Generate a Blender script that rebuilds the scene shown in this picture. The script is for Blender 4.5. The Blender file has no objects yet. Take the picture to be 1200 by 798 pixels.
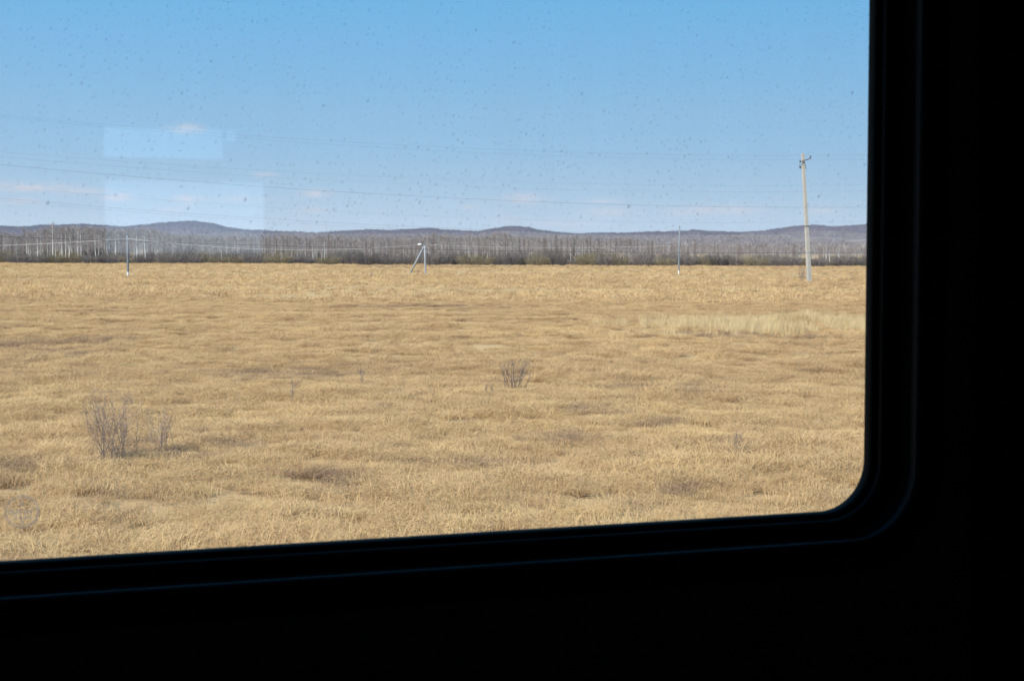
import bpy, math, random
from mathutils import Vector, Matrix, noise
random.seed(7)
S = bpy.context.scene
C = S.collection
PI = math.pi

# ------------------------------------------------------------------ camera
F_PX, CX, CY = 1500.0, 600.0, 399.0          # measured on the 1200 x 798 photograph
EYE = 3.0                                    # eye above the field, metres
cam_d = bpy.data.cameras.new('camera'); cam = bpy.data.objects.new('camera', cam_d); C.objects.link(cam)
cam_d.sensor_width = 36.0; cam_d.lens = F_PX / 1200 * 36
cam_d.clip_start = 0.05; cam_d.clip_end = 40000
YAW, PITCH, ROLL, CANT = math.radians(16.4), -math.atan((CY - 290) / F_PX), math.radians(0.25), math.radians(-1.3)
CM = (Matrix.Rotation(-YAW, 4, 'Z') @ Matrix.Rotation(PI / 2 + PITCH, 4, 'X') @ Matrix.Rotation(ROLL, 4, 'Z'))
EYEV = Vector((0, -0.8, EYE))
cam.matrix_world = Matrix.Translation(EYEV) @ CM
cam_d.dof.use_dof = True; cam_d.dof.focus_distance = 120; cam_d.dof.aperture_fstop = 32
S.camera = cam
def ray(px, py):
    return CM.to_3x3() @ Vector((px - CX, CY - py, -F_PX)) / F_PX
def at(px, py, depth):                       # a point of the place seen at a pixel, that deep along the view
    return EYEV + ray(px, py) * depth

# ------------------------------------------------------------------ sky, sun, exposure
SUN_EL, SUN_AZ = math.radians(46), math.radians(-118)      # azimuth from +Y, clockwise: left and behind
W = bpy.data.worlds.new('World'); S.world = W; W.use_nodes = True
nt = W.node_tree; nt.nodes.clear()
class N:                                      # tiny node helper
    def __init__(s, tree): s.t = tree
    def add(s, typ, **kw):
        n = s.t.nodes.new(typ)
        for k, v in kw.items(): setattr(n, k, v)
        return n
    def put(s, sock, v):
        if hasattr(v, 'links') or isinstance(v, bpy.types.NodeSocket): s.t.links.new(v, sock)
        else: sock.default_value = v
    def m(s, op, a, b=None, c=None, clamp=False):
        n = s.add('ShaderNodeMath', operation=op); n.use_clamp = clamp
        for i, v in enumerate((a, b, c)):
            if v is not None: s.put(n.inputs[i], v)
        return n.outputs[0]
    def mix(s, f, a, b, blend='MIX'):
        n = s.add('ShaderNodeMix', data_type='RGBA', blend_type=blend)
        s.put(n.inputs[0], f); s.put(n.inputs[6], a); s.put(n.inputs[7], b)
        return n.outputs[2]
    def noise(s, vec, scale, detail=3, rough=.55, dim='3D', out=0):
        n = s.add('ShaderNodeTexNoise', noise_dimensions=dim)
        if vec is not None: s.put(n.inputs['Vector'], vec)
        n.inputs['Scale'].default_value = scale; n.inputs['Detail'].default_value = detail
        n.inputs['Roughness'].default_value = rough
        return n.outputs[out]
    def ramp(s, fac, stops):
        n = s.add('ShaderNodeValToRGB'); e = n.color_ramp.elements
        while len(e) < len(stops): e.new(.5)
        for el, (p, c) in zip(e, stops):
            el.position = p; el.color = (c if len(c) == 4 else (*c, 1)) if hasattr(c, '__len__') else (c, c, c, 1)
        s.put(n.inputs[0], fac)
        return n.outputs[0]
    def scale(s, vec, sc):
        n = s.add('ShaderNodeVectorMath', operation='MULTIPLY'); s.put(n.inputs[0], vec); n.inputs[1].default_value = sc
        return n.outputs[0]
w = N(nt)
sky = w.add('ShaderNodeTexSky', sky_type='NISHITA'); sky.sun_disc = False
sky.sun_elevation = SUN_EL; sky.sun_rotation = SUN_AZ
sky.altitude = 3000; sky.air_density = 1.0; sky.dust_density = 0.0; sky.ozone_density = 4
tc = w.add('ShaderNodeTexCoord').outputs['Generated']
sx = w.add('ShaderNodeSeparateXYZ'); nt.links.new(tc, sx.inputs[0])
az = w.m('ARCTAN2', sx.outputs[0], sx.outputs[1]); el = w.m('ARCSINE', sx.outputs[2])
CLOUDS = [(38,220,34,4,.9),(137,231,13,3.5,.9),(222,234,13,3.5,1),(218,151,13,4,.7),(95,224,24,3,.6),(24,236,17,3,.6),
          (310,205,10,2.5,.5),(371,227,12,3.5,.9),(366,247,12,2.5,.7),(614,233,17,4,.9),(552,243,7,2.5,.7),(597,257,14,2.5,.6),
          (655,262,32,3,.6),(708,236,14,2.5,.5),(715,248,20,3.5,.8),(845,247,32,4,.9),(800,249,14,3,.7),(962,247,15,3,.6),(280,233,26,3,.4),(200,246,10,2.5,.6),
          (-140,228,40,5,.9),(-260,205,30,5,.7),(1160,232,36,5,.9),(1300,215,30,5,.8),(1450,240,50,5,.9),(-420,240,60,5,.9)]
tot = None
for px, py, bw, bh, st in CLOUDS:
    r = ray(px, py).normalized(); a0 = math.atan2(r.x, r.y); e0 = math.asin(r.z)
    da = w.m('MULTIPLY', w.m('SUBTRACT', az, a0), F_PX / bw / 1.25); de = w.m('MULTIPLY', w.m('SUBTRACT', el, e0), F_PX / bh / 1.25)
    q = w.m('ADD', w.m('MULTIPLY', da, da), w.m('MULTIPLY', de, de))
    g = w.m('MULTIPLY', w.m('POWER', 2.718, w.m('MULTIPLY', q, -1.0)), st)
    tot = g if tot is None else w.m('MAXIMUM', tot, g)
cn = w.noise(w.scale(tc, (1, 1, 3.2)), 95, 4, .6)
cmask = w.m('MULTIPLY', tot, w.m('MULTIPLY_ADD', cn, 4.2, -1.25, clamp=True), clamp=True)
wisp = w.m('MULTIPLY', w.m('MULTIPLY_ADD', w.noise(w.scale(tc, (1, 1, 9)), 14, 4, .6), 3, -1.55, clamp=True),
           w.m('MULTIPLY', w.m('MULTIPLY_ADD', el, 30, -.6, clamp=True), w.m('MULTIPLY_ADD', el, -9, 1.1, clamp=True)))
hsv = w.add('ShaderNodeSeparateColor', mode='HSV'); nt.links.new(sky.outputs[0], hsv.inputs[0])
rgb = w.add('ShaderNodeCombineColor', mode='HSV'); w.put(rgb.inputs[0], w.m('MULTIPLY_ADD', hsv.outputs[0], .15, .584 * .85)); w.put(rgb.inputs[1], w.m('ADD', w.m('MULTIPLY', hsv.outputs[1], 1.02), w.m('MINIMUM', w.m('MAXIMUM', w.m('SUBTRACT', el, .10), 0), .16), clamp=True))
w.put(rgb.inputs[2], w.m('MULTIPLY', w.m('POWER', hsv.outputs[2], -.13), 6.78))     # the even brightness of a clear spring sky
skyc = w.mix(w.m('MULTIPLY', wisp, .05), rgb.outputs[0], (4.9, 4.5, 4.7, 1))
skyc = w.mix(w.m('MULTIPLY', cmask, .95, clamp=True), skyc, (5.1, 4.75, 4.95, 1))
bg = w.add('ShaderNodeBackground'); bg.inputs[1].default_value = 0.089
nt.links.new(skyc, bg.inputs[0])
wo = w.add('ShaderNodeOutputWorld'); nt.links.new(bg.outputs[0], wo.inputs[0])
sd = bpy.data.lights.new('sun', 'SUN'); sd.energy = 4.5; sd.angle = math.radians(.53); sd.color = (1, .935, .86)
so = bpy.data.objects.new('sun', sd); C.objects.link(so); so.location = (-40, -20, 60)
tosun = Vector((math.sin(SUN_AZ) * math.cos(SUN_EL), math.cos(SUN_AZ) * math.cos(SUN_EL), math.sin(SUN_EL)))
so.rotation_euler = tosun.to_track_quat('Z', 'Y').to_euler()
vs = S.view_settings; vs.view_transform = 'Standard'; vs.look = 'None'; vs.exposure = 0.93; vs.gamma = 1
S.cycles.use_denoising = True
S.cycles.max_bounces = 8; S.cycles.transparent_max_bounces = 24; S.cycles.volume_bounces = 0
S.cycles.diffuse_bounces = 3

# ------------------------------------------------------------------ helpers
def tag(o, label=None, cat=None, group=None, kind=None):
    if label: o['label'] = label
    if cat: o['category'] = cat
    if group: o['group'] = group
    if kind: o['kind'] = kind
    return o
def mesh(name, v, f, m, smooth=False):
    me = bpy.data.meshes.new(name); me.from_pydata([tuple(p) for p in v], [], f); me.update()
    if m: me.materials.append(m)
    if smooth: me.polygons.foreach_set('use_smooth', [True] * len(me.polygons))
    return me
def obj(name, me, parent=None, loc=None, link=True):
    o = bpy.data.objects.new(name, me)
    if link: C.objects.link(o)
    if parent: o.parent = parent
    if loc is not None: o.location = loc
    return o
def empty(name, loc, rz=0):
    o = bpy.data.objects.new(name, None); C.objects.link(o); o.location = loc; o.rotation_euler.z = rz
    o.empty_display_size = .2
    return o
def tube(v, f, pts, rad, n=6, cap=True):
    b = len(v); pts = [Vector(p) for p in pts]
    for i, p in enumerate(pts):
        d = (pts[min(i + 1, len(pts) - 1)] - pts[max(i - 1, 0)]).normalized()
        a = d.orthogonal().normalized(); c = d.cross(a)
        if i and False: pass
        for k in range(n):
            t = 2 * PI * k / n
            v.append(p + (a * math.cos(t) + c * math.sin(t)) * rad[i])
    for i in range(len(pts) - 1):
        for k in range(n):
            f.append((b + i * n + k, b + i * n + (k + 1) % n, b + (i + 1) * n + (k + 1) % n, b + (i + 1) * n + k))
    if cap:
        f.append(tuple(b + k for k in range(n))[::-1]); f.append(tuple(b + (len(pts) - 1) * n + k for k in range(n)))
def box(v, f, x0, x1, y0, y1, z0, z1):
    b = len(v)
    v += [Vector(p) for p in ((x0,y0,z0),(x1,y0,z0),(x1,y1,z0),(x0,y1,z0),(x0,y0,z1),(x1,y0,z1),(x1,y1,z1),(x0,y1,z1))]
    f += [tuple(b + i for i in q) for q in ((3,2,1,0),(4,5,6,7),(0,1,5,4),(1,2,6,5),(2,3,7,6),(3,0,4,7))]
def mat(name):
    m = bpy.data.materials.new(name); m.use_nodes = True; m.node_tree.nodes.clear()
    n = N(m.node_tree); out = n.add('ShaderNodeOutputMaterial')
    return m, n, out
def pbsdf(n, out, col, rough=.8, spec=.3, bump=None, strength=.3, dist=.01):
    b = n.add('ShaderNodeBsdfPrincipled'); n.put(b.inputs['Base Color'], col); n.put(b.inputs['Roughness'], rough)
    b.inputs['Specular IOR Level'].default_value = spec
    if bump is not None:
        bn = n.add('ShaderNodeBump'); bn.inputs['Strength'].default_value = strength; bn.inputs['Distance'].default_value = dist
        n.put(bn.inputs['Height'], bump); n.t.links.new(bn.outputs[0], b.inputs['Normal'])
    n.t.links.new(b.outputs[0], out.inputs[0])
    return b
def c4(*c): return (*c, 1)
def objco(n): return n.add('ShaderNodeTexCoord').outputs['Object']
def pos(n): return n.add('ShaderNodeNewGeometry').outputs['Position']
def rnd(n): return n.add('ShaderNodeObjectInfo').outputs['Random']

# ------------------------------------------------------------------ materials
def m_dark(name, col, rough=.5, spec=.4):
    m, n, o = mat(name)
    nz = n.noise(objco(n), 60, 4)
    pbsdf(n, o, n.mix(nz, c4(*[c * .8 for c in col]), c4(*[c * 1.2 for c in col])), n.m('MULTIPLY_ADD', nz, .2, rough - .1), spec, n.noise(objco(n), 900, 2), .08, .001)
    return m
M_PANEL = m_dark('shade_toned_wall_laminate', (.035, .035, .038), .55, .25)  # dimness of the unlit interior put into the wall's colour
M_FRAME = m_dark('dark_painted_frame', (.005, .006, .009), .6, .085)
M_RUBBER = m_dark('black_rubber', (.010, .010, .011), .8, .12)
M_MATTE = m_dark('matt_black_recess', (.004, .004, .004), .95, .02)
M_LINER = m_dark('shade_toned_coach_lining', (.06, .057, .054), .7, .2)  # lining darkened too: the carriage's gloom is part of its colour

def m_straw(name, ramp, lum=1.0, random_amt=.5):
    m, n, o = mat(name)
    p = pos(n)
    big = n.noise(n.scale(p, (.3, 1, 0)), .07, 5, .65)
    mid = n.noise(n.scale(p, (1, .6, 0)), .65, 4, .65)
    r = n.m('MULTIPLY_ADD', n.noise(n.scale(p, (1, .6, 0)), 2.4, 3, .6), 1.2, n.m('MULTIPLY_ADD', rnd(n), .8, -.5))
    fac = n.m('ADD', n.m('MULTIPLY', n.m('MULTIPLY_ADD', big, 2.4, -.7), .34), n.m('ADD', n.m('MULTIPLY', n.m('MULTIPLY_ADD', mid, 1.8, -.4), .40), n.m('MULTIPLY', r, .34)))
    fac = n.m('MULTIPLY_ADD', fac, 1.0, -.06, clamp=True)
    col = n.ramp(fac, ramp)
    col = n.mix(1, col, c4(lum, lum, lum), 'MULTIPLY')
    d = n.add('ShaderNodeBsdfDiffuse'); n.put(d.inputs[0], col)
    t = n.add('ShaderNodeBsdfTranslucent'); n.put(t.inputs[0], col)
    ms = n.add('ShaderNodeMixShader'); ms.inputs[0].default_value = .22
    n.t.links.new(d.outputs[0], ms.inputs[1]); n.t.links.new(t.outputs[0], ms.inputs[2])
    n.t.links.new(ms.outputs[0], o.inputs[0])
    return m
STRAW = [(0, (.30, .18, .105)), (.2, (.42, .265, .145)), (.38, (.56, .37, .185)), (.55, (.60, .415, .215)), (.72, (.67, .46, .22)), (1, (.72, .56, .35))]
M_STRAW = m_straw('dry_straw', STRAW)
M_WEED = m_straw('withered_brown_weed', [(0, (.24, .15, .09)), (.5, (.36, .235, .14)), (1, (.48, .33, .20))])
M_REED = m_straw('pale_standing_straw', [(0, (.54, .40, .21)), (.5, (.66, .50, .275)), (1, (.74, .60, .37))])

def m_ground():
    m, n, o = mat('straw_litter_ground')
    p = pos(n)
    big = n.noise(n.scale(p, (.35, 1, 0)), .02, 5, .62)
    mid = n.noise(n.scale(p, (.5, 1, 0)), .35, 4, .62)
    fin = n.noise(p, 9, 4, .7)
    fac = n.m('ADD', n.m('MULTIPLY', big, .45), n.m('ADD', n.m('MULTIPLY', mid, .3), n.m('MULTIPLY', fin, .25)))
    fac = n.m('MULTIPLY_ADD', fac, 1.9, -.5, clamp=True)
    col = n.ramp(fac, [(0, (.22, .14, .08)), (.3, (.32, .215, .115)), (.6, (.43, .30, .155)), (1, (.52, .385, .21))])
    pbsdf(n, o, col, 1.0, 0.0, n.m('ADD', fin, mid), .6, .08)
    return m
M_GROUND = m_ground()

def m_bark(name, lo, hi, dark=(.04, .035, .03), marks=.6):
    m, n, o = mat(name)
    oc = objco(n)
    nz = n.noise(n.scale(oc, (1, 1, 6)), 2.2, 4, .65)
    col = n.mix(n.noise(oc, .8, 3), c4(*lo), c4(*hi))
    col = n.mix(n.m('MULTIPLY', n.m('MULTIPLY_ADD', nz, 7, -3.95, clamp=True), marks), col, c4(*dark))
    pbsdf(n, o, col, .85, .2, nz, .4, .02)
    return m
M_BIRCH_W = m_bark('white_birch_bark', (.60, .57, .53), (.74, .72, .68), marks=.75)
M_BIRCH_G = m_bark('grey_birch_bark', (.36, .33, .30), (.56, .53, .49))
M_TRUNK_D = m_bark('dark_bark', (.12, .095, .08), (.19, .155, .13))
def m_twig(name, lo, hi, sc=.35):
    m, n, o = mat(name)
    f = n.m('MULTIPLY_ADD', n.noise(pos(n), sc, 3), .6, n.m('MULTIPLY', rnd(n), .45), clamp=True)
    pbsdf(n, o, n.mix(f, c4(*lo), c4(*hi)), .8, .2)
    return m
M_TWIG = m_twig('bare_birch_twig', (.22, .185, .17), (.38, .335, .315))
M_TWIG_RED = m_twig('reddish_bare_twig', (.18, .14, .125), (.30, .24, .215))
M_OLIVE = m_twig('olive_willow_twig', (.16, .13, .075), (.27, .215, .13))
M_BROWNB = m_twig('grey_brown_shrub_twig', (.11, .09, .08), (.22, .185, .165))
M_FARWOOD = m_twig('far_bare_wood', (.15, .125, .125), (.37, .325, .31), .012)
M_RIDGEWOOD = m_twig('ridge_bare_wood', (.075, .05, .06), (.19, .125, .105), .006)
M_SHRUB = m_twig('field_shrub_twig', (.14, .10, .09), (.23, .175, .155))

def m_concrete(name, lo, hi, white_foot=None):
    m, n, o = mat(name)
    oc = objco(n)
    nz = n.noise(n.scale(oc, (3, 3, .6)), 1.4, 5, .65)
    col = n.mix(nz, c4(*lo), c4(*hi))
    if white_foot:
        z = n.add('ShaderNodeSeparateXYZ'); n.put(z.inputs[0], oc)
        e = n.m('ADD', z.outputs[2], n.m('MULTIPLY', n.noise(oc, 5, 3), .2))
        col = n.mix(n.m('LESS_THAN', e, white_foot), col, c4(.72, .71, .69))
    pbsdf(n, o, col, .9, .15, n.noise(oc, 25, 4), .3, .01)
    return m
M_CONC = m_concrete('weathered_concrete', (.32, .295, .255), (.46, .43, .38))
M_POST = m_concrete('grey_post', (.13, .14, .15), (.22, .23, .24), .55)
M_POSTL = m_concrete('light_grey_post', (.15, .17, .19), (.22, .24, .26), .55)
M_POSTP = m_concrete('pale_grey_post', (.24, .26, .275), (.33, .35, .365))
def m_simple(name, c, rough=.5, metal=0, spec=.4):
    m, n, o = mat(name)
    nz = n.noise(objco(n), 20, 3)
    b = pbsdf(n, o, n.mix(nz, c4(*[x * .85 for x in c]), c4(*[min(1, x * 1.15) for x in c])), rough, spec); b.inputs['Metallic'].default_value = metal
    return m
M_STEEL = m_simple('dark_rusty_steel', (.10, .11, .13), .6)
M_CERAMIC = m_simple('white_porcelain', (.85, .85, .83), .25)
M_WIRE = m_simple('dark_weathered_wire', (.055, .055, .06), .6)
M_WIREW = m_simple('bright_aluminium_wire', (.80, .79, .76), .5)

# ------------------------------------------------------------------ ground: one sheet to the horizon
def gh(x, y):
    d = math.hypot(x, y)
    a = 1.0 if d < 90 else max(0.0, 1 - (d - 90) / 120)
    lo = .10 * noise.noise((x * .035, y * .05, 3.1)) * (1 if d < 600 else 0)
    return lo + a * (.10 * noise.noise((x * .30, y * .38, 1.7)) + .03 * noise.noise((x * .9, y * 1.0, 5.2)))
def ground_at(px, py):
    r = ray(px, py); z = 0.0
    for _ in range(4):
        t = (z - EYE) / r.z; p = EYEV + r * t; z = gh(p.x, p.y)
    return Vector((p.x, p.y, z))
def axis(lo, a, b, hi, step, grow=1.12):
    c = [a + i * step for i in range(int((b - a) / step) + 1)]
    s = step; x = c[-1]
    while x < hi: s *= grow; x += s; c.append(min(x, hi))
    s = step; x = a; L = []
    while x > lo: s *= grow; x -= s; L.append(max(x, lo))
    return L[::-1] + c
xs = axis(-9000, -16, 46, 9000, .45); ys = axis(-3000, 7, 62, 9000, .45)
v = [(x, y, gh(x, y) - (.05 if math.hypot(x, y) < 80 else .02)) for y in ys for x in xs]
nx = len(xs)
f = [(j * nx + i, j * nx + i + 1, (j + 1) * nx + i + 1, (j + 1) * nx + i) for j in range(len(ys) - 1) for i in range(nx - 1)]
tag(obj('ground', mesh('ground', v, f, M_GROUND, True)), kind='structure')

# ------------------------------------------------------------------ hills
def lerp_tab(tab, x):
    if x <= tab[0][0]: return tab[0][1]
    for (a, ya), (b, yb) in zip(tab, tab[1:]):
        if x <= b: t = (x - a) / (b - a); t = t * t * (3 - 2 * t); return ya + (yb - ya) * t
    return tab[-1][1]
RIDGE = [(-1500,268),(-900,262),(-500,270),(-250,262),(-120,268),(0,266.2),(20,267.2),(60,264.5),(95,263),(120,264.4),(145,266.5),(170,264.8),(195,262.4),(225,260.8),(250,263.4),(268,268),
         (290,270.3),(330,272),(375,273.5),(400,271.6),(430,270.2),(455,271.4),(480,270.4),(500,269.2),(530,271.4),(560,272.4),(583,268.8),(600,266.4),(615,267.4),(637,271.5),
         (660,274.2),(680,275.2),(705,274),(730,274.6),(750,273.4),(785,272.8),(802,272),(812,270.4),(830,272.2),(865,273.2),(885,272.4),(910,269.4),(935,266.4),(955,265.4),(975,267.4),(992,266.2),
         (1020,264.2),(1100,262),(1250,269),(1500,264),(1900,270),(2600,262)]
LOWER = [(-1500,279),(-300,277),(0,279),(120,276),(240,277.5),(270,274.5),(330,276),(420,277.5),(520,276.5),(600,275),(680,279),(760,279.5),(830,280),(900,276.5),(960,274),(1020,276),(1150,273),(1500,279),(2600,276)]
FOOT = [(-1500,284),(0,284),(300,281.5),(600,282),(760,284),(900,281),(1020,281),(1500,284),(2600,282)]
def hill_mesh(name, tab, D, depth, m, bump):
    v, f = [], []
    cols = list(range(-1500, 2601, 8)); rows = 26
    for j in range(rows):
        t = j / (rows - 1)
        prof = math.sin(min(1, t / .62) * PI / 2) ** 1.15 if t < .62 else math.cos((t - .62) / .38 * PI / 2)
        d = D + (t - .62) * depth
        for px in cols:
            top = at(px, lerp_tab(tab, px) + (1.6 if D > 4000 else 0), D).z
            p = at(px, 300, d)
            n1 = noise.noise((px * .012, t * 3.0, D * .001)); n2 = noise.noise((px * .05, t * 9.0, D * .001))
            z = top * prof * (1 + (bump * n1 + bump * .5 * n2) * math.sin(min(1, t / .62) * PI)) if t < .62 else top * prof
            v.append((p.x, p.y, z - (3.0 if j in (0, rows - 1) else 0)))
    nc = len(cols)
    for j in range(rows - 1):
        for i in range(nc - 1): f.append((j * nc + i, j * nc + i + 1, (j + 1) * nc + i + 1, (j + 1) * nc + i))
    return tag(obj(name, mesh(name, v, f, m, True)), kind='structure'), v, nc, rows
def m_hill(name, stops, sc):
    m, n, o = mat(name)
    p = pos(n)
    a = n.noise(n.scale(p, (.5, .5, 4)), sc, 5, .62); b = n.noise(p, sc * 9, 3, .6)
    fac = n.m('MULTIPLY_ADD', n.m('ADD', n.m('MULTIPLY', a, .75), n.m('MULTIPLY', b, .25)), 2.6, -.8, clamp=True)
    pbsdf(n, o, n.ramp(fac, stops), .95, .05)
    return m
M_RIDGE = m_hill('wooded_ridge', [(0, (.075, .045, .055)), (.45, (.11, .07, .072)), (.7, (.15, .098, .08)), (1, (.18, .14, .13))], .0022)
M_SLOPE = m_hill('pale_wooded_slope', [(0, (.09, .065, .068)), (.35, (.15, .115, .112)), (.65, (.25, .21, .195)), (1, (.36, .31, .27))], .004)
ridge, rv, rnc, rrows = hill_mesh('hills', RIDGE, 5200, 2400, M_RIDGE, .10)
lower, lv, lnc, lrows = hill_mesh('lower_hills', LOWER, 2600, 1500, M_SLOPE, .22)
foot, fv, fnc, frows = hill_mesh('foothills', FOOT, 1300, 700, M_SLOPE, .25)

# ------------------------------------------------------------------ scattering of stuff
def scatter(name, pts, protos, label, cat):
    """pts: (location, rotation z, tilt, scale, index); protos: meshes"""
    col = bpy.data.collections.new(name + '_pieces')
    for i, me in enumerate(protos):
        col.objects.link(bpy.data.objects.new('%s_piece_%02d' % (name, i), me))
    me = bpy.data.meshes.new(name); me.from_pydata([tuple(p[0]) for p in pts], [], [])
    a = me.attributes.new('rot', 'FLOAT_VECTOR', 'POINT'); a.data.foreach_set('vector', [c for p in pts for c in (p[2], 0.0, p[1])])
    a = me.attributes.new('scl', 'FLOAT', 'POINT'); a.data.foreach_set('value', [p[3] for p in pts])
    a = me.attributes.new('idx', 'INT', 'POINT'); a.data.foreach_set('value', [p[4] for p in pts])
    o = obj(name, me)
    g = bpy.data.node_groups.new(name + '_scatter', 'GeometryNodeTree')
    g.interface.new_socket('Geometry', in_out='INPUT', socket_type='NodeSocketGeometry')
    g.interface.new_socket('Geometry', in_out='OUTPUT', socket_type='NodeSocketGeometry')
    gi = g.nodes.new('NodeGroupInput'); go = g.nodes.new('NodeGroupOutput')
    iop = g.nodes.new('GeometryNodeInstanceOnPoints'); ci = g.nodes.new('GeometryNodeCollectionInfo')
    ci.inputs['Collection'].default_value = col; ci.inputs['Separate Children'].default_value = True; ci.inputs['Reset Children'].default_value = True
    def na(nm, ty):
        x = g.nodes.new('GeometryNodeInputNamedAttribute'); x.data_type = ty; x.inputs['Name'].default_value = nm
        return x.outputs['Attribute']
    L = g.links.new
    L(gi.outputs[0], iop.inputs['Points']); L(ci.outputs[0], iop.inputs['Instance']); iop.inputs['Pick Instance'].default_value = True
    L(na('idx', 'INT'), iop.inputs['Instance Index']); L(na('rot', 'FLOAT_VECTOR'), iop.inputs['Rotation']); L(na('scl', 'FLOAT'), iop.inputs['Scale'])
    L(iop.outputs[0], go.inputs[0])
    md = o.modifiers.new('scatter', 'NODES'); md.node_group = g
    return tag(o, label, cat, kind='stuff')

# ------------------------------------------------------------------ dry grass
def tuft(rng, n, hmin, hmax, lean, spread, wid, m, segs=3, t0=(.4, 1.15)):
    v, f = [], []
    la = rng.uniform(0, 2 * PI)
    for _ in range(n):
        r = spread * math.sqrt(rng.random()); a = rng.uniform(0, 2 * PI)
        p = Vector((r * math.cos(a), r * math.sin(a), -.02))
        h = rng.uniform(hmin, hmax)
        az = la + rng.gauss(0, .9) if rng.random() < .7 else rng.uniform(0, 2 * PI)
        d = Vector((math.cos(az), math.sin(az), 0))
        side = Vector((-d.y, d.x, 0)) if rng.random() < .5 else (Vector((-d.y, d.x, 0)) + d * rng.uniform(-1, 1) + Vector((0, 0, rng.uniform(-.6, .6)))).normalized()
        th = rng.uniform(*t0); bend = rng.uniform(.3, 1.0) * lean
        w0 = wid * rng.uniform(.6, 1.3); b = len(v); q = p.copy()
        for s in range(segs + 1):
            ww = w0 * (1 - .8 * s / segs)
            v.append(q - side * ww); v.append(q + side * ww)
            q = q + (d * math.sin(th) + Vector((0, 0, math.cos(th)))) * (h / segs); th = min(th + bend, 1.75)
            if q.z < .03: q.z = .03 + rng.random() * .06
        for s in range(segs): f.append((b + 2 * s, b + 2 * s + 1, b + 2 * s + 3, b + 2 * s + 2))
    return mesh('grass_tuft', v, f, m)
rng = random.Random(11)
T_STRAW = [tuft(rng, 150, .14, .36, 1.25, .22, .0023, M_STRAW) for _ in range(7)] + [tuft(rng, 140, .2, .40, 1.0, .18, .0022, M_STRAW) for _ in range(3)] + [tuft(rng, 150, .14, .32, 1.6, .28, .0026, M_STRAW) for _ in range(4)]
T_FAR = [tuft(rng, 45, .2, .42, .9, .4, .011, M_STRAW, 2) for _ in range(6)]
T_WEED = [tuft(rng, 110, .12, .30, 1.3, .28, .0034, M_WEED) for _ in range(6)]
T_REED = [tuft(rng, 34, .38, .62, .12, .22, .006, M_REED, t0=(.05, .25)) for _ in range(5)]

# hollows and bare patches that the photograph shows: (px, py, half width px, half height px)
PATCH = [(40,405,95,8),(60,418,50,5),(205,528,85,12),(30,545,60,8),(560,548,60,7),(950,398,95,5),(830,393,80,4),(780,455,70,6),(650,515,40,8),(330,440,110,5),(500,360,120,3),(700,482,50,8),(850,520,30,8),(415,560,40,8),(760,500,30,6)]
def inv(p):
    q = CM.to_3x3().transposed() @ (p - EYEV)
    return (CX + F_PX * q.x / -q.z, CY - F_PX * q.y / -q.z)
PW = []
for px, py, a, b in PATCH:
    c = ground_at(px, py); e = ground_at(px + a, py); g2 = ground_at(px, py - b)
    PW.append((c, (e - c).to_2d(), (e - c).length_squared, (g2 - c).length))
def patch(x, y):
    best = 0
    for c, e, el2, hb in PW:
        d = Vector((x - c.x, y - c.y)); u = d.dot(e) / el2; eu = e.normalized(); w_ = (d.x * -eu.y + d.y * eu.x) / hb
        q = u * u + w_ * w_ + 1.5 * noise.noise((x * 2.2, y * 1.3, 9))
        best = max(best, 1 - q)
    return best
FWD = Vector((math.sin(YAW), math.cos(YAW), 0)); SIDE = Vector((math.cos(YAW), -math.sin(YAW), 0))
def field_points(d0, d1, dens, slack):
    """random ground points between two depths, over the width in view plus a step to either side"""
    n = int((d1 - d0) * (d0 + d1) * .5 * (.84 + 2 * slack / (d0 + d1) * 2) * dens); out = []
    for _ in range(n):
        d = math.sqrt(rng.uniform(d0 * d0, d1 * d1)); s = rng.uniform(-.42 * d - slack, .42 * d + slack)
        p = EYEV + FWD * d + SIDE * s
        out.append((p.x, p.y, d))
    return out
gp, wp = [], []
for x, y, d in field_points(9, 34, 20, 3) + field_points(34, 75, 9, 4):
    q = patch(x, y) if d < 70 else 0
    nz = noise.noise((x * .25, y * .3, 21)) ; nz2 = noise.noise((x * 1.1, y * 1.3, 8))
    if q > .05 and rng.random() < .55:
        wp.append((Vector((x, y, gh(x, y))), rng.uniform(0, 6.28), 0, rng.uniform(.7, 1.2), rng.randrange(6)))
        continue
    if nz2 < -.38 and rng.random() < .35:
        if rng.random() < .9: wp.append((Vector((x, y, gh(x, y))), rng.uniform(0, 6.28), 0, rng.uniform(.5, 1.1), rng.randrange(6)))
        continue
    k = rng.randrange(7, 10) if nz > .33 and rng.random() < .6 else (rng.randrange(10, 14) if rng.random() < .55 else rng.randrange(7))
    gp.append((Vector((x, y, gh(x, y))), rng.gauss(-.3, 1.2), 0, rng.uniform(.6, 1.2) * (1 + .3 * nz) * (1 + .75 * max(-.4, noise.noise((x * 1.5, y * 1.1, 31)))), k))
scatter('dry_grass', gp, T_STRAW, 'matted dry straw-coloured grass covering the field', 'grass')
scatter('withered_weeds', wp, T_WEED, 'low brown withered weeds in the hollows of the field', 'weeds')
fp = []
for x, y, d in field_points(70, 130, 2.4, 5) + field_points(130, 235, .8, 8):
    nz = noise.noise((x * .03, y * .1, 21))
    if nz < -.15 and rng.random() < .5: continue
    fp.append((Vector((x, y, gh(x, y))), rng.uniform(0, 6.28), 0, rng.uniform(.7, 1.2) * (1 + .3 * nz), rng.randrange(6)))
scatter('far_grass', fp, T_FAR, 'far stretch of dry tan grass reaching to the tree line', 'grass')
wf = []
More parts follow.
